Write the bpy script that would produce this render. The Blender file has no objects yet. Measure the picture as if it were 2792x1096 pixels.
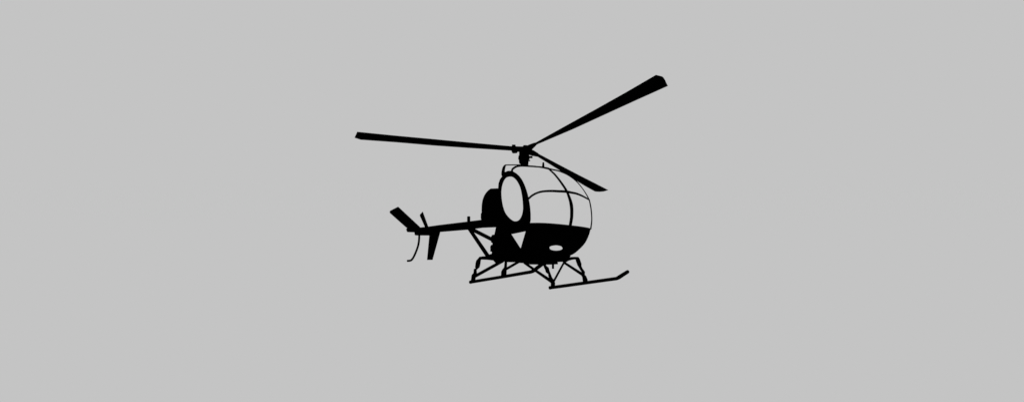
import bpy, bmesh, math
from mathutils import Vector, Matrix
# All figures are metres in the helicopter's own frame: x forward, y to its left, z up from the skids.
D = {"window_post": ["tube", [[0.983, -0.326, 2.075], [0.996, -0.324, 2.062], [1.012, -0.317, 2.045], [1.03, -0.308, 2.024], [1.05, -0.296, 2.001], [1.071, -0.281, 1.976], [1.093, -0.266, 1.947], [1.115, -0.248, 1.912], [1.136, -0.229, 1.875], [1.157, -0.211, 1.838], [1.175, -0.195, 1.804], [1.192, -0.18, 1.77], [1.208, -0.165, 1.737], [1.224, -0.149, 1.703], [1.238, -0.133, 1.668], [1.25, -0.118, 1.633], [1.261, -0.104, 1.596], [1.27, -0.092, 1.558], [1.277, -0.08, 1.521], [1.284, -0.07, 1.486], [1.29, -0.06, 1.452], [1.294, -0.053, 1.417], [1.298, -0.048, 1.383], [1.3, -0.044, 1.348], [1.301, -0.041, 1.312], [1.3, -0.038, 1.27], [1.297, -0.036, 1.227], [1.294, -0.034, 1.187], [1.291, -0.034, 1.157], [1.288, -0.036, 1.131], [1.283, -0.036, 1.105], [1.275, -0.036, 1.072], [1.267, -0.036, 1.038], [1.261, -0.036, 1.014]], [0.0148, 0.0153, 0.0158, 0.0163, 0.0167, 0.0173, 0.0178, 0.0183, 0.0188, 0.0193, 0.0199, 0.0204, 0.0209, 0.0214, 0.0219, 0.0225, 0.023, 0.0244, 0.0258, 0.0272, 0.0285, 0.0299, 0.0313, 0.0309, 0.0305, 0.0301, 0.0298, 0.0294, 0.029, 0.0286, 0.0283, 0.0279, 0.0275, 0.0272]],
 "window_crossbar": ["tube", [[0.987, -0.808, 1.398], [1.003, -0.805, 1.409], [1.024, -0.799, 1.425], [1.045, -0.791, 1.441], [1.065, -0.781, 1.455], [1.085, -0.768, 1.468], [1.105, -0.754, 1.481], [1.123, -0.736, 1.492], [1.141, -0.716, 1.503], [1.156, -0.694, 1.513], [1.169, -0.671, 1.521], [1.18, -0.646, 1.528], [1.191, -0.617, 1.535], [1.202, -0.583, 1.543], [1.211, -0.545, 1.551], [1.219, -0.503, 1.559], [1.226, -0.455, 1.568], [1.231, -0.402, 1.577], [1.236, -0.343, 1.586], [1.246, -0.273, 1.598], [1.259, -0.198, 1.609], [1.266, -0.13, 1.619], [1.263, -0.075, 1.626], [1.255, -0.028, 1.631], [1.25, 0.017, 1.636], [1.247, 0.063, 1.641], [1.246, 0.108, 1.646], [1.244, 0.154, 1.649], [1.242, 0.201, 1.649], [1.24, 0.249, 1.649], [1.236, 0.298, 1.647], [1.233, 0.349, 1.644], [1.229, 0.401, 1.64], [1.223, 0.452, 1.636], [1.218, 0.503, 1.631], [1.212, 0.553, 1.625], [1.202, 0.596, 1.624]], [0.0189, 0.0187, 0.0186, 0.0185, 0.0184, 0.0183, 0.0181, 0.0183, 0.0184, 0.0185, 0.0186, 0.0187, 0.0189, 0.0193, 0.0198, 0.0202, 0.0207, 0.0212, 0.0217, 0.0223, 0.0228, 0.0224, 0.022, 0.0216, 0.0212, 0.0207, 0.0203, 0.0198, 0.0194, 0.0189, 0.0185, 0.0177, 0.017, 0.0163, 0.0156, 0.0148, 0.0141]],
 "windscreen_edge": ["tube", [[0.988, -0.325, 2.07], [0.984, -0.289, 2.074], [0.985, -0.244, 2.077], [0.986, -0.198, 2.081], [0.984, -0.154, 2.087], [0.982, -0.11, 2.093], [0.981, -0.065, 2.098], [0.979, -0.021, 2.101], [0.978, 0.023, 2.101], [0.979, 0.068, 2.099], [0.985, 0.115, 2.094], [0.993, 0.162, 2.086], [1.003, 0.209, 2.073], [1.014, 0.253, 2.056], [1.028, 0.296, 2.035], [1.042, 0.333, 2.013], [1.055, 0.362, 1.991], [1.067, 0.387, 1.969], [1.079, 0.41, 1.946], [1.091, 0.43, 1.922], [1.102, 0.45, 1.897], [1.114, 0.47, 1.868], [1.128, 0.493, 1.835], [1.142, 0.517, 1.798], [1.156, 0.539, 1.759], [1.17, 0.56, 1.718], [1.184, 0.579, 1.675], [1.195, 0.594, 1.634], [1.204, 0.603, 1.593], [1.209, 0.609, 1.554], [1.214, 0.613, 1.515], [1.219, 0.617, 1.477], [1.223, 0.619, 1.44], [1.226, 0.621, 1.401], [1.228, 0.624, 1.357], [1.228, 0.627, 1.31], [1.228, 0.629, 1.267], [1.226, 0.63, 1.227], [1.222, 0.63, 1.191], [1.217, 0.63, 1.156], [1.209, 0.631, 1.119], [1.201, 0.632, 1.083], [1.195, 0.632, 1.059]], [0.0148, 0.0146, 0.0144, 0.0142, 0.014, 0.0138, 0.0136, 0.0134, 0.0132, 0.013, 0.0127, 0.0124, 0.0122, 0.0119, 0.0116, 0.0113, 0.011, 0.0106, 0.0103, 0.0099, 0.0096, 0.0092, 0.0088, 0.0094, 0.01, 0.0105, 0.0111, 0.0117, 0.0122, 0.0128, 0.0133, 0.0131, 0.0128, 0.0126, 0.0123, 0.0121, 0.0118, 0.0124, 0.0129, 0.0135, 0.0141, 0.0147, 0.0152]],
 "roof_rail": ["tube", [[0.494, -0.778, 2.016], [0.413, -0.706, 2.079], [0.337, -0.627, 2.139], [0.269, -0.539, 2.196], [0.203, -0.449, 2.255], [0.141, -0.352, 2.309], [0.08, -0.251, 2.358], [0.028, -0.141, 2.407], [-0.001, -0.0, 2.449], [0.14, -0.049, 2.397], [0.287, -0.09, 2.346], [0.439, -0.124, 2.295], [0.527, -0.234, 2.244], [0.683, -0.263, 2.192], [0.837, -0.293, 2.133], [0.988, -0.325, 2.07]], [0.0214, 0.02, 0.0204, 0.0207, 0.021, 0.0195, 0.0198, 0.0201, 0.0185, 0.0181, 0.0178, 0.0175, 0.0157, 0.0154, 0.0172, 0.0195]],
 "rear_roof_frame": ["tube", [[0.219, -0.76, 2.011], [0.19, -0.74, 2.064], [0.122, -0.68, 2.154], [0.041, -0.6, 2.245], [-0.011, -0.54, 2.307], [-0.029, -0.5, 2.341]], [0.0343, 0.0345, 0.0314, 0.0283, 0.0213, 0.014]],
 "roof_edge_strip": ["tube", [[-0.015, -0.53, 2.326], [-0.034, -0.45, 2.358], [-0.051, -0.2, 2.431], [-0.074, 0.0, 2.486]], [0.0121, 0.0111, 0.0114, 0.0132]],
 "door": ["plate", [[0.397, -0.8, 2.041], [0.464, -0.8, 2.028], [0.547, -0.8, 1.995], [0.629, -0.8, 1.943], [0.711, -0.8, 1.874], [0.785, -0.8, 1.792], [0.85, -0.8, 1.692], [0.905, -0.8, 1.586], [0.947, -0.8, 1.484], [0.986, -0.8, 1.363], [1.013, -0.8, 1.256], [1.031, -0.8, 1.132], [1.035, -0.8, 1.031], [1.021, -0.8, 0.963], [1.0, -0.8, 0.837], [0.938, -0.8, 0.846], [0.571, -0.8, 0.833], [0.372, -0.8, 0.885], [0.163, -0.8, 0.951], [0.129, -0.8, 1.129], [0.134, -0.8, 1.44], [0.135, -0.8, 1.758], [0.139, -0.8, 1.85], [0.175, -0.8, 1.923], [0.25, -0.8, 1.983], [0.297, -0.8, 2.035]], [[[0.437, -0.8, 1.923], [0.388, -0.8, 1.927], [0.345, -0.8, 1.921], [0.312, -0.8, 1.904], [0.284, -0.8, 1.877], [0.259, -0.8, 1.839], [0.239, -0.8, 1.795], [0.227, -0.8, 1.746], [0.222, -0.8, 1.696], [0.222, -0.8, 1.651], [0.228, -0.8, 1.604], [0.238, -0.8, 1.548], [0.253, -0.8, 1.488], [0.271, -0.8, 1.429], [0.294, -0.8, 1.37], [0.324, -0.8, 1.31], [0.358, -0.8, 1.255], [0.395, -0.8, 1.212], [0.434, -0.8, 1.175], [0.475, -0.8, 1.141], [0.517, -0.8, 1.111], [0.558, -0.8, 1.086], [0.598, -0.8, 1.066], [0.637, -0.8, 1.054], [0.675, -0.8, 1.048], [0.714, -0.8, 1.048], [0.75, -0.8, 1.057], [0.782, -0.8, 1.078], [0.807, -0.8, 1.107], [0.825, -0.8, 1.137], [0.837, -0.8, 1.17], [0.845, -0.8, 1.204], [0.849, -0.8, 1.241], [0.847, -0.8, 1.28], [0.842, -0.8, 1.325], [0.835, -0.8, 1.377], [0.825, -0.8, 1.432], [0.812, -0.8, 1.488], [0.796, -0.8, 1.543], [0.779, -0.8, 1.596], [0.758, -0.8, 1.646], [0.732, -0.8, 1.694], [0.702, -0.8, 1.738], [0.671, -0.8, 1.779], [0.636, -0.8, 1.817], [0.592, -0.8, 1.856], [0.543, -0.8, 1.889], [0.49, -0.8, 1.91]]], [0, 0.015, 0]],
 "door_window": ["plate", [[0.429, -0.793, 1.927], [0.38, -0.793, 1.93], [0.337, -0.793, 1.924], [0.303, -0.793, 1.907], [0.276, -0.793, 1.88], [0.25, -0.793, 1.843], [0.23, -0.793, 1.798], [0.218, -0.793, 1.749], [0.213, -0.793, 1.699], [0.214, -0.793, 1.654], [0.219, -0.793, 1.607], [0.23, -0.793, 1.551], [0.244, -0.793, 1.491], [0.263, -0.793, 1.432], [0.286, -0.793, 1.373], [0.315, -0.793, 1.313], [0.349, -0.793, 1.258], [0.386, -0.793, 1.215], [0.426, -0.793, 1.178], [0.467, -0.793, 1.143], [0.509, -0.793, 1.113], [0.55, -0.793, 1.088], [0.59, -0.793, 1.068], [0.629, -0.793, 1.056], [0.667, -0.793, 1.05], [0.706, -0.793, 1.05], [0.742, -0.793, 1.059], [0.774, -0.793, 1.08], [0.8, -0.793, 1.109], [0.817, -0.793, 1.139], [0.829, -0.793, 1.173], [0.837, -0.793, 1.207], [0.841, -0.793, 1.243], [0.839, -0.793, 1.283], [0.834, -0.793, 1.327], [0.827, -0.793, 1.379], [0.818, -0.793, 1.435], [0.804, -0.793, 1.491], [0.789, -0.793, 1.546], [0.771, -0.793, 1.599], [0.751, -0.793, 1.65], [0.724, -0.793, 1.697], [0.694, -0.793, 1.741], [0.663, -0.793, 1.782], [0.628, -0.793, 1.821], [0.584, -0.793, 1.859], [0.535, -0.793, 1.892], [0.482, -0.793, 1.914]], [], [0, 0.004, 0]],
 "engine_side_panel": ["plate", [[-0.312, -0.45, 1.117], [-0.351, -0.45, 0.968], [-0.433, -0.45, 0.968], [-0.439, -0.45, 0.92], [-0.472, -0.45, 0.883], [-0.441, -0.45, 0.818], [-0.399, -0.45, 0.799], [-0.4, -0.45, 0.724], [-0.458, -0.45, 0.707], [-0.457, -0.45, 0.64], [-0.405, -0.45, 0.627], [-0.407, -0.45, 0.589], [-0.499, -0.45, 0.579], [-0.598, -0.45, 0.558], [-0.578, -0.45, 0.481], [-0.5, -0.45, 0.472], [-0.346, -0.45, 0.453], [-0.28, -0.45, 0.403], [-0.017, -0.45, 0.417], [0.077, -0.45, 0.401], [0.291, -0.45, 0.388], [0.4, -0.45, 0.37], [0.532, -0.45, 0.36], [0.673, -0.45, 0.33], [0.973, -0.45, 0.315], [0.953, -0.45, 0.473], [0.947, -0.45, 0.694], [0.742, -0.45, 0.913], [0.559, -0.45, 0.937], [0.436, -0.45, 0.624], [0.158, -0.45, 0.923], [0.171, -0.45, 1.098]], [], [0, 0.012, 0]],
 "belly_beam": ["tube", [[0.433, 0.1, 0.401], [0.681, 0.1, 0.391], [0.768, 0.1, 0.391], [0.845, 0.1, 0.391]], [0.0167, 0.0163, 0.0162, 0.0161]],
 "belly_pan": ["plate", [[-0.228, 0.25, 0.516], [-0.226, 0.25, 0.463], [-0.057, 0.25, 0.426], [0.287, 0.25, 0.408], [0.541, 0.25, 0.397], [0.631, 0.25, 0.399], [0.712, 0.25, 0.399], [0.715, 0.25, 0.435], [0.826, 0.25, 0.434], [0.911, 0.25, 0.416], [1.015, 0.25, 0.458], [1.015, 0.25, 0.513], [1.033, 0.25, 0.528], [0.963, 0.25, 0.588], [-0.014, 0.25, 0.636]], [], [0, -0.04, 0]],
 "antenna_belly": ["tube", [[0.734, 0.1, 0.387], [0.735, 0.1, 0.299]], [0.021, 0.0209]],
 "tail_boom": ["tube", [[-4.462, 0.0, 1.553], [-3.874, 0.0, 1.513], [-3.26, 0.0, 1.491], [-1.971, -0.0, 1.412], [-1.379, 0.0, 1.385], [-0.876, 0.0, 1.337], [-0.437, 0.0, 1.287]], [0.0993, 0.1005, 0.0943, 0.0987, 0.0932, 0.0916, 0.0881]],
 "gearbox": ["plate", [[-5.154, -0.03, 1.684], [-5.091, -0.03, 1.717], [-4.295, -0.03, 1.635], [-3.756, -0.03, 1.586], [-3.611, -0.03, 1.425], [-3.734, -0.03, 1.355], [-4.556, -0.03, 1.44], [-4.611, -0.03, 1.537], [-5.077, -0.03, 1.592]], [], [0, 0.06, 0]],
 "tail_fin": ["plate", [[-3.864, -0.006, 1.517], [-3.28, -0.006, 1.452], [-3.212, -0.006, 1.386], [-3.484, -0.006, 0.677], [-3.761, -0.006, 0.692], [-3.758, -0.006, 1.364]], [], [0, 0.012, 0]],
 "tail_skid": ["tube", [[-4.349, 0.0, 1.436], [-4.343, 0.0, 1.406], [-4.335, 0.0, 1.363], [-4.33, 0.0, 1.319], [-4.329, 0.0, 1.278], [-4.33, 0.0, 1.236], [-4.335, 0.0, 1.195], [-4.342, 0.0, 1.157], [-4.353, 0.0, 1.121], [-4.367, 0.0, 1.085], [-4.386, 0.0, 1.048], [-4.407, 0.0, 1.012], [-4.43, 0.0, 0.976], [-4.454, 0.0, 0.939], [-4.48, 0.0, 0.902], [-4.507, 0.0, 0.868], [-4.535, 0.0, 0.836], [-4.565, 0.0, 0.806], [-4.596, 0.0, 0.781], [-4.628, 0.0, 0.759], [-4.661, 0.0, 0.741], [-4.704, 0.0, 0.729], [-4.768, 0.0, 0.724], [-4.842, 0.0, 0.725], [-4.895, 0.0, 0.726]], [0.0303, 0.0303, 0.0302, 0.0302, 0.0302, 0.0301, 0.0301, 0.0301, 0.0301, 0.0301, 0.0301, 0.0301, 0.0302, 0.0302, 0.0302, 0.0302, 0.0303, 0.0303, 0.0304, 0.0304, 0.0305, 0.0305, 0.0307, 0.0308, 0.0309]],
 "stabilizer": ["plate", [[-5.024, -0.664, 2.085], [-4.958, -0.682, 2.098], [-4.405, -0.715, 2.121], [-4.378, -0.706, 2.114], [-4.299, -0.036, 1.645], [-4.408, 0.074, 1.568], [-4.874, 0.026, 1.602], [-4.984, -0.117, 1.702], [-5.069, -0.627, 2.059]], [], [0, 0.00684, 0.00984]],
 "tr_blade": ["plate", [[-5.007, 0.3, 2.169], [-4.853, 0.3, 2.24], [-4.444, 0.3, 1.746], [-4.362, 0.3, 1.639], [-4.52, 0.3, 1.653], [-4.628, 0.3, 1.746], [-5.003, 0.3, 2.13]], [], [0, 0.01, 0]],
 "tr_hub": [-4.416, 0.3, 1.641],
 "boom_antenna": ["tube", [[-1.941, 0.0, 1.629], [-1.922, 0.0, 1.46]], [0.0389, 0.0387]],
 "strut_a": ["tube", [[-1.934, 0.0, 1.373], [-0.621, -0.4, 0.588], [-0.556, -0.42, 0.549]], [0.043, 0.0421, 0.0399]],
 "strut_b": ["tube", [[-1.843, 0.0, 1.33], [-1.014, 0.0, 0.996], [-0.559, 0.0, 0.812]], [0.0448, 0.0415, 0.0377]],
 "tank_rear": ["plate", [[-0.603, -0.6, 1.258], [-0.636, -0.6, 1.311], [-0.641, -0.6, 1.409], [-0.619, -0.6, 1.425], [-0.626, -0.6, 1.505], [-0.628, -0.6, 1.604], [-0.609, -0.6, 1.699], [-0.568, -0.6, 1.772], [-0.514, -0.6, 1.824], [-0.44, -0.6, 1.867], [-0.354, -0.6, 1.89], [-0.085, -0.6, 1.844], [-0.064, -0.6, 1.7], [-0.029, -0.6, 1.552], [0.025, -0.6, 1.427], [0.095, -0.6, 1.314], [0.183, -0.6, 1.218], [0.254, -0.6, 1.146], [0.231, -0.6, 0.973], [-0.094, -0.6, 1.032], [-0.112, -0.6, 1.079]], [], [0, 0.012, 0]],
 "skid_a": ["tube", [[-0.213, -1.061, -0.001], [0.734, -1.061, 0.078], [1.35, -1.061, 0.132], [1.402, -1.061, 0.143], [1.486, -1.061, 0.187], [1.585, -1.061, 0.237], [1.628, -1.061, 0.259], [1.641, -1.061, 0.266], [1.651, -1.061, 0.27], [1.655, -1.061, 0.272]], [0.0285, 0.0264, 0.0263, 0.0283, 0.0297, 0.0302, 0.0301, 0.0262, 0.016, 0.003]],
 "skid_b": ["tube", [[-0.244, 1.061, 0.008], [0.089, 1.061, 0.039], [0.931, 1.061, 0.122], [1.444, 1.061, 0.172], [1.502, 1.061, 0.195], [1.591, 1.061, 0.242], [1.682, 1.061, 0.287], [1.697, 1.061, 0.295], [1.707, 1.061, 0.3], [1.712, 1.061, 0.302]], [0.0349, 0.035, 0.0332, 0.0326, 0.0365, 0.0349, 0.0333, 0.029, 0.0176, 0.0033]],
 "leg_ar": ["tube", [[-0.125, -0.933, 0.439], [-0.125, -0.952, 0.411], [-0.125, -0.97, 0.381], [-0.125, -0.978, 0.336], [-0.125, -0.985, 0.282], [-0.125, -1.002, 0.255], [-0.125, -1.006, 0.237], [-0.125, -1.031, 0.224], [-0.125, -1.028, 0.16], [-0.125, -1.034, 0.131], [-0.125, -1.057, 0.108], [-0.125, -1.062, 0.03], [-0.125, -1.074, -0.002]], [0.0297, 0.033, 0.043, 0.0462, 0.0428, 0.0327, 0.0176, 0.0292, 0.0325, 0.0424, 0.0422, 0.0421, 0.042]],
 "leg_br": ["tube", [[-0.125, 0.721, 0.519], [-0.125, 0.768, 0.464], [-0.125, 0.796, 0.425], [-0.125, 0.843, 0.393], [-0.125, 0.864, 0.339], [-0.125, 0.915, 0.298], [-0.125, 0.933, 0.253], [-0.125, 0.957, 0.209], [-0.125, 1.017, 0.14], [-0.125, 1.035, 0.104], [-0.125, 1.032, 0.022]], [0.0264, 0.0303, 0.0342, 0.046, 0.0441, 0.0286, 0.0344, 0.0344, 0.0463, 0.0483, 0.0442]],
 "leg_bf": ["tube", [[0.727, 0.81, 0.566], [0.727, 0.825, 0.529], [0.727, 0.872, 0.448], [0.727, 0.891, 0.407], [0.727, 0.934, 0.356], [0.727, 0.972, 0.329], [0.727, 0.985, 0.313], [0.727, 0.984, 0.245], [0.727, 1.018, 0.221], [0.727, 1.045, 0.164], [0.727, 1.057, 0.097]], [0.0355, 0.0445, 0.0446, 0.0319, 0.0283, 0.0284, 0.0375, 0.0374, 0.0411, 0.0502, 0.0484]],
 "leg_af": ["tube", [[0.727, -0.8, 0.56], [0.727, -1.036, 0.337], [0.727, -1.037, 0.271], [0.727, -1.039, 0.232], [0.727, -1.046, 0.205], [0.727, -1.059, 0.178], [0.727, -1.069, 0.152], [0.727, -1.07, 0.074]], [0.0276, 0.0267, 0.0236, 0.0251, 0.0296, 0.0401, 0.046, 0.0459]],
 "brace_ar": ["tube", [[-0.114, -1.03, 0.106], [-0.173, -0.35, 0.446]], [0.0291, 0.0314]],
 "brace_af": ["tube", [[0.716, -1.03, 0.194], [0.42, -0.45, 0.398]], [0.0221, 0.0243]],
 "brace_br": ["tube", [[-0.125, 0.99, 0.134], [-0.125, 0.18, 0.456]], [0.0364, 0.0252]],
 "brace_diag": ["tube", [[-0.125, 1.058, 0.142], [0.694, 0.45, 0.445]], [0.0244, 0.0203]],
 "brace_bf": ["tube", [[0.727, 0.998, 0.246], [0.727, 0.418, 0.44]], [0.032, 0.0237]],
 "cross_rear": ["tube", [[-0.125, -0.947, 0.437], [-0.125, -0.865, 0.449], [-0.125, -0.705, 0.462], [-0.125, -0.35, 0.5], [-0.125, 0.35, 0.54], [-0.125, 0.721, 0.519]], [0.0263, 0.0326, 0.0355, 0.0349, 0.037, 0.0303]],
 "cross_front": ["tube", [[0.727, 0.826, 0.561], [0.727, 0.719, 0.555], [0.727, 0.628, 0.54], [0.727, 0.437, 0.488], [0.727, 0.0, 0.55], [0.727, -0.8, 0.56]], [0.0301, 0.0262, 0.0296, 0.0308, 0.0297, 0.0276]],
 "light": [[1.015, 0.038, 0.65], [1.005, 0.044, 0.641], [0.99, 0.044, 0.632], [0.977, 0.032, 0.624], [0.967, 0.008, 0.615], [0.953, -0.017, 0.61], [0.947, -0.055, 0.604], [0.943, -0.093, 0.602], [0.941, -0.13, 0.602], [0.944, -0.167, 0.603], [0.948, -0.198, 0.608], [0.953, -0.219, 0.614], [0.965, -0.238, 0.621], [0.976, -0.244, 0.63], [0.988, -0.241, 0.638], [1.002, -0.231, 0.646], [1.014, -0.21, 0.654], [1.024, -0.182, 0.66], [1.035, -0.152, 0.665], [1.04, -0.115, 0.667], [1.04, -0.074, 0.668], [1.039, -0.038, 0.667], [1.038, -0.011, 0.662], [1.022, 0.024, 0.658]],
 "blades": [{"a": [[-2.64, -2.637, 3.191], [-1.984, -2.011, 3.097], [-1.373, -1.438, 3.014], [-0.779, -0.878, 2.932], [-0.148, -0.291, 2.847], [0.082, -0.111, 2.827]],
 "b": [[-2.83, -2.48, 3.108], [-2.183, -1.908, 3.031], [-1.55, -1.328, 2.949], [-0.918, -0.774, 2.875], [-0.25, -0.199, 2.801], [-0.102, -0.055, 2.779]],
 "tip": [[-2.643, -2.639, 3.191], [-2.891, -2.601, 3.137]],
 "n": [-0.155, 0.303, 0.94],
 "s": [-0.728, -0.678, 0.098]}, {"a": [[3.686, -1.35, 2.325], [3.15, -1.156, 2.391], [2.594, -0.963, 2.461], [1.505, -0.592, 2.6], [0.454, -0.23, 2.733]],
 "b": [[3.702, -1.1, 2.278], [3.221, -0.961, 2.344], [2.711, -0.81, 2.413], [1.735, -0.521, 2.544], [0.537, -0.195, 2.712]],
 "tip": [[3.73, -1.303, 2.308], [3.719, -1.18, 2.289]],
 "n": [0.181, 0.169, 0.969],
 "s": [0.943, -0.311, -0.122]}, {"a": [[-0.694, 3.971, 2.928], [-0.501, 2.967, 2.9], [-0.354, 2.198, 2.877], [-0.165, 1.238, 2.852], [0.001, 0.41, 2.832]],
 "b": [[-0.814, 3.495, 2.802], [-0.681, 2.895, 2.795], [-0.579, 2.474, 2.793], [-0.311, 1.401, 2.796], [-0.059, 0.381, 2.796]],
 "tip": [[-0.76, 3.866, 2.88], [-0.805, 3.675, 2.831]],
 "n": [-0.466, -0.115, 0.877],
 "s": [-0.2, 0.98, 0.022]}],
 "grip1": ["tube", [[0.099, -0.08, 2.765], [0.023, -0.134, 2.775], [-0.052, -0.177, 2.785]], [0.0682, 0.0607, 0.057]],
 "grip2": ["tube", [[0.003, 0.0, 2.798], [0.274, -0.117, 2.756], [0.446, -0.191, 2.73], [0.571, -0.237, 2.713]], [0.0692, 0.0605, 0.0426, 0.0224]],
 "grip3": ["tube", [[0.003, 0.0, 2.798], [-0.015, 0.218, 2.807], [-0.026, 0.356, 2.812], [-0.045, 0.474, 2.816]], [0.0692, 0.0638, 0.0465, 0.0251]],
 "damper1": ["tube", [[-0.095, -0.251, 2.874], [-0.1, -0.245, 2.845], [-0.104, -0.229, 2.792], [-0.102, -0.211, 2.753], [-0.108, -0.199, 2.706]], [0.0378, 0.0417, 0.0609, 0.0687, 0.0494]],
 "link1": ["tube", [[0.022, 0.073, 2.658], [0.079, 0.138, 2.661]], [0.0233, 0.0233]],
 "link2": ["tube", [[-0.007, 0.066, 2.589], [0.035, 0.115, 2.588]], [0.0132, 0.0132]],
 "roof_antenna": ["tube", [[0.969, -0.441, 2.067], [0.969, -0.441, 2.161]], [0.0244, 0.0161]],
 "sill": [[1.266, -0.036, 1.028], [0.0318, -0.0752, 0.9967]],
 "hub": [0.0, 0.0, 2.778],
 "hubn": [0.13, 0.004, 0.992],
 "cam": [[5.673, -5.242, -0.325], [0.661988, 0.748602, 0.036972], [0.164663, -0.193379, 0.967208], [0.731204, -0.634192, -0.251281], 13.6829],
 "body": [[0.718, 0.7427, 0.771, 0.8079, 0.8635, 0.8447, 0.8224, 0.8239, 0.8347, 0.866, 0.8989, 0.9291, 0.9282, 0.9566, 0.9756, 1.0079, 1.0394], 0.790548996218831, 0.6385515534137941, 0.7489159618425292]}

scene = bpy.context.scene
col = scene.collection

# ---------------------------------------------------------------- materials
def black_paint(name, top=0.0006, scale=6.0):
    m = bpy.data.materials.new(name); m.use_nodes = True
    nt = m.node_tree; b = nt.nodes['Principled BSDF']
    tc = nt.nodes.new('ShaderNodeTexCoord'); no = nt.nodes.new('ShaderNodeTexNoise')
    no.inputs['Scale'].default_value = scale
    cr = nt.nodes.new('ShaderNodeValToRGB')
    cr.color_ramp.elements[0].color = (0, 0, 0, 1)
    cr.color_ramp.elements[1].color = (top, top, top, 1)
    nt.links.new(tc.outputs['Object'], no.inputs['Vector'])
    nt.links.new(no.outputs['Fac'], cr.inputs['Fac'])
    nt.links.new(cr.outputs['Color'], b.inputs['Base Color'])
    b.inputs['Roughness'].default_value = 1.0
    b.inputs['Specular IOR Level'].default_value = 0.0
    return m
PAINT = black_paint('matt_black_paint')
STEEL = black_paint('matt_black_steel', 0.0004, 20)
def glass():
    m = bpy.data.materials.new('clear_acrylic'); m.use_nodes = True
    nt = m.node_tree; nt.nodes.clear()
    o = nt.nodes.new('ShaderNodeOutputMaterial'); mx = nt.nodes.new('ShaderNodeMixShader')
    t = nt.nodes.new('ShaderNodeBsdfTransparent'); g = nt.nodes.new('ShaderNodeBsdfGlossy')
    g.inputs['Roughness'].default_value = 0.02
    g.inputs['Color'].default_value = (1, 1, 1, 1)
    mx.inputs[0].default_value = 0.005
    nt.links.new(t.outputs[0], mx.inputs[1]); nt.links.new(g.outputs[0], mx.inputs[2])
    nt.links.new(mx.outputs[0], o.inputs['Surface'])
    return m
GLASS = glass()
def lamp():
    m = bpy.data.materials.new('lit_lamp_lens'); m.use_nodes = True
    nt = m.node_tree; nt.nodes.clear()
    o = nt.nodes.new('ShaderNodeOutputMaterial'); e = nt.nodes.new('ShaderNodeEmission')
    e.inputs['Color'].default_value = (.552, .552, .552, 1)  # lens glows flat in the background grey; it mirrors nothing
    nt.links.new(e.outputs[0], o.inputs['Surface'])
    return m
LENS_GLOW = lamp()

# ---------------------------------------------------------------- helpers
def link(name, bm, mat, parent, smooth=False):
    bmesh.ops.recalc_face_normals(bm, faces=bm.faces)
    me = bpy.data.meshes.new(name); bm.to_mesh(me); bm.free()
    me.materials.append(mat)
    if smooth:
        for p in me.polygons: p.use_smooth = True
    o = bpy.data.objects.new(name, me); col.objects.link(o)
    o.parent = parent
    return o
def add_tube(bm, pts, rad, seg=12):
    pts = [Vector(p) for p in pts]
    rings = []; ref = None
    for i, p in enumerate(pts):
        d = (pts[min(i+1, len(pts)-1)] - pts[max(i-1, 0)]).normalized()
        if ref is None:
            ref = d.orthogonal().normalized()
        else:
            ref = (ref - d*ref.dot(d)).normalized()
        b = d.cross(ref)
        r = rad[i] if isinstance(rad, (list, tuple)) else rad
        rings.append([bm.verts.new(p + (ref*math.cos(a)+b*math.sin(a))*r)
                      for a in [2*math.pi*k/seg for k in range(seg)]])
    for A, B in zip(rings, rings[1:]):
        for k in range(seg):
            bm.faces.new((A[k], A[(k+1) % seg], B[(k+1) % seg], B[k]))
    bm.faces.new(rings[0][::-1]); bm.faces.new(rings[-1])
def add_plate(bm, outer, holes, ext):
    ext = Vector(ext); loops = [outer] + list(holes)
    edges = []; vl = []
    for lp in loops:
        vs = [bm.verts.new(Vector(p)) for p in lp]; vl.append(vs)
        for i in range(len(vs)): edges.append(bm.edges.new((vs[i], vs[(i+1) % len(vs)])))
    nrm = ext.normalized()
    r = bmesh.ops.triangle_fill(bm, use_beauty=True, use_dissolve=False, edges=edges, normal=nrm)
    faces = [f for f in r['geom'] if isinstance(f, bmesh.types.BMFace)]
    e = bmesh.ops.extrude_face_region(bm, geom=faces)
    nv = [v for v in e['geom'] if isinstance(v, bmesh.types.BMVert)]
    for v in nv: v.co += ext
    # extrude keeps the first faces as the back cap
    have = {f for f in bm.faces}
    missing = [f for f in faces if not f.is_valid]
    return vl
def add_box(bm, lo, hi, bevel=0.0):
    lo = Vector(lo); hi = Vector(hi)
    r = bmesh.ops.create_cube(bm, size=1, matrix=Matrix.Translation((lo+hi)/2) @ Matrix.Diagonal((*(hi-lo), 1)))
    if bevel:
        es = list({e for v in r['verts'] for e in v.link_edges})
        bmesh.ops.bevel(bm, geom=es, offset=bevel, segments=3, affect='EDGES', profile=0.5)
def add_lathe(bm, prof, origin, axis, seg=24):
    """prof: (radius, height along axis) pairs"""
    axis = Vector(axis).normalized(); o = Vector(origin); u = axis.orthogonal().normalized(); w = axis.cross(u)
    rings = [[bm.verts.new(o + axis*h + (u*math.cos(2*math.pi*k/seg)+w*math.sin(2*math.pi*k/seg))*r) for k in range(seg)] for r, h in prof]
    for A, B in zip(rings, rings[1:]):
        for k in range(seg): bm.faces.new((A[k], A[(k+1) % seg], B[(k+1) % seg], B[k]))
    bm.faces.new(rings[0][::-1]); bm.faces.new(rings[-1])
def tube(name, key, parent, mat=PAINT):
    bm = bmesh.new(); _, pts, rad = D[key]; add_tube(bm, pts, rad)
    return link(name, bm, mat, parent, True)
def plate(name, key, parent, mat=PAINT):
    bm = bmesh.new(); _, o, h, e = D[key]; add_plate(bm, o, h, e)
    return link(name, bm, mat, parent)

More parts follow.
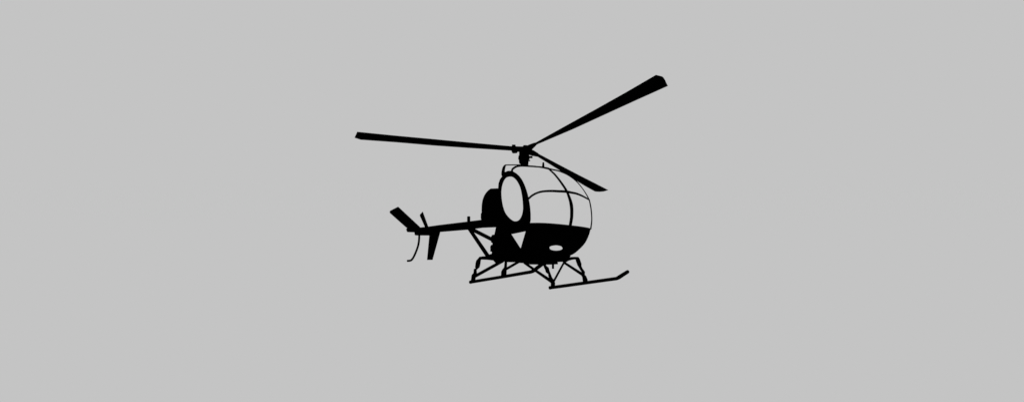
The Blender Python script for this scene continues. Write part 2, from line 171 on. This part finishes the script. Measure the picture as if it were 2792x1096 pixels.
# ---------------------------------------------------------------- body surface: a rounded egg with flattish sides
ANG = [math.radians(a) for a in (150,120,95,75,60,45,30,15,0,-15,-30,-45,-60,-75,-95,-120,-150)][::-1]
RV, BW, BK, BE = D['body']; RV = RV[::-1]
def grad(i):
    if i == 0: return (RV[1]-RV[0])/(ANG[1]-ANG[0])
    if i == len(ANG)-1: return (RV[-1]-RV[-2])/(ANG[-1]-ANG[-2])
    hs = ANG[i]-ANG[i-1]; hd = ANG[i+1]-ANG[i]
    return (hs*hs*RV[i+1]+(hd*hd-hs*hs)*RV[i]-hd*hd*RV[i-1])/(hs*hd*(hd+hs))
def rad(th):
    i = 0
    while i < len(ANG)-2 and th > ANG[i+1]: i += 1
    h = ANG[i+1]-ANG[i]; t = (th-ANG[i])/h
    return (2*t**3-3*t*t+1)*RV[i]+(t**3-2*t*t+t)*h*grad(i)+(-2*t**3+3*t*t)*RV[i+1]+(t**3-t*t)*h*grad(i+1)
def surf(th, s, inset=0.0):
    ph = s*math.pi/2
    c = abs(math.cos(ph))**BE; q = math.copysign(abs(math.sin(ph))**BE, ph) if ph else 0.0
    f = (BK+(1-BK)*c)*(rad(th)-inset)
    return Vector((.45+f*math.cos(th), (BW-inset)*q, 1.40+f*math.sin(th)))

# ================================================================= HELICOPTER
heli = bpy.data.objects.new('helicopter', None); col.objects.link(heli)
heli['label'] = 'black silhouetted light helicopter with bubble canopy and three rotor blades on plain grey'
heli['category'] = 'helicopter'

# ---- lower fuselage: the closed hull below the window sill, cut by a slanted rear face
SILL = 1.037
bm = bmesh.new()
NT, NS = 90, 48
if True:
    grid = [[bm.verts.new(surf(math.radians(150-300*i/NT), -1+2*j/NS)) for j in range(NS+1)] for i in range(NT+1)]
    for i in range(NT):
        for j in range(NS):
            bm.faces.new((grid[i][j], grid[i+1][j], grid[i+1][j+1], grid[i][j+1]))
    # the flat sides and the back close the shell
    for j in (0, NS):
        c = bm.verts.new(Vector((.45, math.copysign(BW, -1 if j == 0 else 1), 1.40)))
        for i in range(NT): bm.faces.new((grid[i][j], grid[i+1][j], c))
        bm.faces.new((grid[NT][j], grid[0][j], c))
    for j in range(NS): bm.faces.new((grid[NT][j], grid[0][j], grid[0][j+1], grid[NT][j+1]))
bmesh.ops.remove_doubles(bm, verts=bm.verts, dist=1e-5)
def cut(bm, co, no):
    g = bm.verts[:]+bm.edges[:]+bm.faces[:]
    r = bmesh.ops.bisect_plane(bm, geom=g, plane_co=co, plane_no=no, clear_outer=True)
    es = [e for e in r['geom_cut'] if isinstance(e, bmesh.types.BMEdge)]
    bmesh.ops.holes_fill(bm, edges=es, sides=0)
cut(bm, D['sill'][0], D['sill'][1])
cut(bm, (.92, 0, .87), (-1, 0, .385))
hull = link('fuselage', bm, PAINT, heli, False)

# landing light let into the hull's underside
lp = [Vector(p) for p in D['light']]; cc = sum(lp, Vector())/len(lp)
nn = Vector()
for i in range(len(lp)): nn += (lp[i]-cc).cross(lp[(i+1) % len(lp)]-cc)
nn.normalize()
if nn.z > 0: nn = -nn
bm = bmesh.new()
vs = [bm.verts.new(p+nn*.006) for p in lp]; vb = [bm.verts.new(p-nn*.02) for p in lp]
bm.faces.new(vs); bm.faces.new(vb[::-1])
for i in range(len(vs)): bm.faces.new((vs[i], vs[(i+1) % len(vs)], vb[(i+1) % len(vs)], vb[i]))
o = link('landing_light', bm, LENS_GLOW, hull); o['label'] = 'pale oval landing light lens'

# ---- windscreen: two clear halves either side of the post
def pane(name, s0, s1, parent):
    bm = bmesh.new(); n = 28; m = 14
    g = [[bm.verts.new(surf(math.radians(98-122*i/n), s0+(s1-s0)*j/m, .012)) for j in range(m+1)] for i in range(n+1)]
    for i in range(n):
        for j in range(m): bm.faces.new((g[i][j], g[i+1][j], g[i+1][j+1], g[i][j+1]))
    bmesh.ops.bisect_plane(bm, geom=bm.verts[:]+bm.edges[:]+bm.faces[:], plane_co=Vector(D['sill'][0])+Vector((0, 0, .004)), plane_no=-Vector(D['sill'][1]), clear_outer=True)
    return link(name, bm, GLASS, parent, True)
pane('windscreen', -.98, -.03, heli); pane('windscreen', .03, .98, heli)
tube('window_post', 'window_post', heli)
tube('window_crossbar', 'window_crossbar', heli)
tube('windscreen_frame', 'windscreen_edge', heli)
tube('roof_rail', 'roof_rail', heli)
tube('rear_roof_frame', 'rear_roof_frame', heli)
tube('roof_edge', 'roof_edge_strip', heli)

# ---- door with its oval window
door = plate('door', 'door', heli)
w = plate('door_window', 'door_window', door, GLASS)

# ---- engine bay and tank behind the cabin
plate('engine_panel', 'engine_side_panel', heli)
bm = bmesh.new(); add_box(bm, (-.38, -.44, .62), (-.20, -.14, 1.00), .04); add_box(bm, (-.60, -.22, .70), (-.50, .05, 1.30), .02)
eng = link('engine', bm, STEEL, heli)
for z in (.70, .88):
    bm = bmesh.new()
    add_lathe(bm, [(.05, 0), (.06, .01), (.06, .03), (.05, .035), (.05, .05), (.06, .055), (.06, .075), (.05, .08), (.05, .10)], (-.30, -.44, z), (0, -1, 0), 16)
    link('cylinder', bm, STEEL, eng)
bm = bmesh.new(); add_box(bm, (-.38, -.40, .50), (.90, .25, .575), .02)
link('belly_frame', bm, PAINT, heli)
plate('tank_cradle', 'tank_rear', heli)
bm = bmesh.new(); bmesh.ops.create_uvsphere(bm, u_segments=28, v_segments=18, radius=1)
for v in bm.verts:
    k = [math.copysign(abs(c)**.72, c) for c in v.co]
    v.co = Vector((-.47+.10*k[0], -.47+.13*k[1], 1.55+.38*k[2]))
link('fuel_tank', bm, PAINT, heli, True)
plate('belly_pan', 'belly_pan', heli)
tube('belly_beam', 'belly_beam', heli)
tube('roof_antenna', 'roof_antenna', heli, STEEL)
tube('belly_antenna', 'antenna_belly', heli, STEEL)

# ---- mast and rotor
hub = Vector(D['hub']); hn = Vector(D['hubn'])
bm = bmesh.new()
add_lathe(bm, [(.095, -.272), (.099, -.262), (.097, -.24), (.104, -.238), (.104, -.186), (.112, -.184), (.12, -.18), (.12, -.155), (.108, -.15), (.118, -.145), (.118, -.12), (.104, -.115), (.106, .02)], hub+Vector((-.018, -.02, 0)), (0, 0, 1))
add_lathe(bm, [(.068, -.325), (.068, -.25)], hub+Vector((.003, .003, 0)), (0, 0, 1))
mast = link('mast', bm, STEEL, heli)
bm = bmesh.new()
add_tube(bm, *D['link1'][1:]); add_tube(bm, *D['link2'][1:])
add_lathe(bm, [(.10, -.20), (.108, -.19), (.108, -.17), (.09, -.16)], hub+Vector((-.015, -.015, 0)), (0, 0, 1))
swash = link('swashplate', bm, STEEL, mast)
for k in range(3):
    bm = bmesh.new(); a = math.radians(20+120*k); d = Vector((math.cos(a), math.sin(a), 0))*.085
    add_tube(bm, [hub+d+Vector((0, 0, -.22)), hub+d*.95+Vector((0, 0, -.02))], .012)
    link('pitch_link', bm, STEEL, mast)
rotor = bpy.data.objects.new('main_rotor', None); col.objects.link(rotor); rotor.parent = heli
bm = bmesh.new()
add_lathe(bm, [(.10, -.06), (.115, -.04), (.115, .03), (.09, .05), (.062, .065), (.062, .115), (.03, .125)], hub, hn)
for g in ('grip1', 'grip2', 'grip3'): add_tube(bm, *D[g][1:])
for dx, dy, dz, r, h in ((-.09, -.02, .03, .03, .05), (.03, .07, .04, .028, .06), (.07, -.05, .03, .03, .045), (-.05, -.09, .0, .03, .06)):
    add_lathe(bm, [(r*.8, 0), (r, .008), (r, h-.008), (r*.6, h)], hub+Vector((dx, dy, dz)), hn, 10)
link('rotor_hub', bm, STEEL, rotor)
for i, b in enumerate(D['blades']):
    A = [Vector(p) for p in b['a']]; B = [Vector(p) for p in b['b']]; T = [Vector(p) for p in b['tip']]; n = Vector(b['n'])
    s = Vector(b['s'])
    bm = bmesh.new(); rings = []
    st = list(zip(T[:1]+A, T[1:]+B))
    if i == 1:   # the tip is rounded off towards its trailing edge
        e0 = T[0].lerp(T[1], .5)+s*.02
        st = [(T[0].lerp(e0, .45), T[1].lerp(e0, .25))]+st
    for k, (p, q) in enumerate(st):
        m = p.lerp(q, .38); t = .004 if k == 0 else .011
        rings.append([bm.verts.new(v) for v in (p, p.lerp(q, .15)+n*t*.8, m+n*t, p.lerp(q, .75)+n*t*.5, q, p.lerp(q, .75)-n*t*.5, m-n*t, p.lerp(q, .15)-n*t*.8)])
    for P, Q in zip(rings, rings[1:]):
        for k in range(8): bm.faces.new((P[k], P[(k+1) % 8], Q[(k+1) % 8], Q[k]))
    bm.faces.new(rings[0]); bm.faces.new(rings[-1][::-1])
    bl = link('rotor_blade', bm, PAINT, rotor)
    if i == 0:
        bm = bmesh.new(); add_tube(bm, *D['damper1'][1:])
        link('damper', bm, STEEL, bl)
# ---- tail
boom = tube('tail_boom', 'tail_boom', heli)
tube('boom_antenna', 'boom_antenna', boom)
tube('boom_strut', 'strut_a', heli); tube('boom_strut', 'strut_b', heli)
plate('tail_gearbox', 'gearbox', heli, STEEL)
plate('tail_fin', 'tail_fin', heli)
plate('stabilizer', 'stabilizer', heli)
tube('tail_skid', 'tail_skid', heli)
tr = bpy.data.objects.new('tail_rotor', None); col.objects.link(tr); tr.parent = heli
th = Vector(D['tr_hub'])
bm = bmesh.new(); add_tube(bm, [(th.x, 0, th.z-.02), (th.x, .32, th.z)], .022); add_lathe(bm, [(.035, 0), (.045, .01), (.045, .04), (.02, .05)], (th.x, .28, th.z), (0, 1, 0), 14)
link('tail_rotor_hub', bm, STEEL, tr)
plate('tail_rotor_blade', 'tr_blade', tr)
bm = bmesh.new(); _, o_, h_, e_ = D['tr_blade']
add_plate(bm, [(th.x-(x-th.x)*.9, y, th.z-(z-th.z)*.9) for x, y, z in o_], [], e_)
link('tail_rotor_blade', bm, PAINT, tr)

# ---- landing gear
for sk, parts in (('a', ('leg_ar', 'leg_af', 'brace_ar', 'brace_af')), ('b', ('leg_br', 'leg_bf', 'brace_br', 'brace_diag', 'brace_bf'))):
    s = tube('skid', 'skid_'+sk, heli)
    bm = bmesh.new(); _, pts, rd = D['skid_'+sk]
    add_lathe(bm, [(rd[0]*.9, -.006), (rd[0]*1.08, 0), (rd[0]*1.08, .03), (rd[0], .035)], pts[0], Vector(pts[1])-Vector(pts[0]), 14)
    link('end_cap', bm, STEEL, s)
    for p in parts: tube('landing_gear_leg' if p.startswith('leg') else 'landing_gear_brace', p, heli)
tube('cross_tube', 'cross_rear', heli); tube('cross_tube', 'cross_front', heli)

# ---------------------------------------------------------------- even pale grey surroundings
w = bpy.data.worlds.new('World'); scene.world = w; w.use_nodes = True
bg = w.node_tree.nodes['Background']
bg.inputs['Color'].default_value = (.552, .552, .552, 1); bg.inputs['Strength'].default_value = 1.0

cam = bpy.data.cameras.new('camera'); co = bpy.data.objects.new('camera', cam); col.objects.link(co)
C, r, u, b, lens = D['cam']
co.matrix_world = Matrix(((r[0], u[0], b[0], C[0]), (r[1], u[1], b[1], C[1]), (r[2], u[2], b[2], C[2]), (0, 0, 0, 1)))
cam.sensor_fit = 'HORIZONTAL'; cam.sensor_width = 36; cam.lens = lens; cam.clip_start = .05; cam.clip_end = 500
scene.camera = co
vs = scene.view_settings
vs.view_transform = 'Standard'; vs.look = 'None'; vs.exposure = 0; vs.gamma = 1; vs.use_curve_mapping = False
scene.render.film_transparent = False
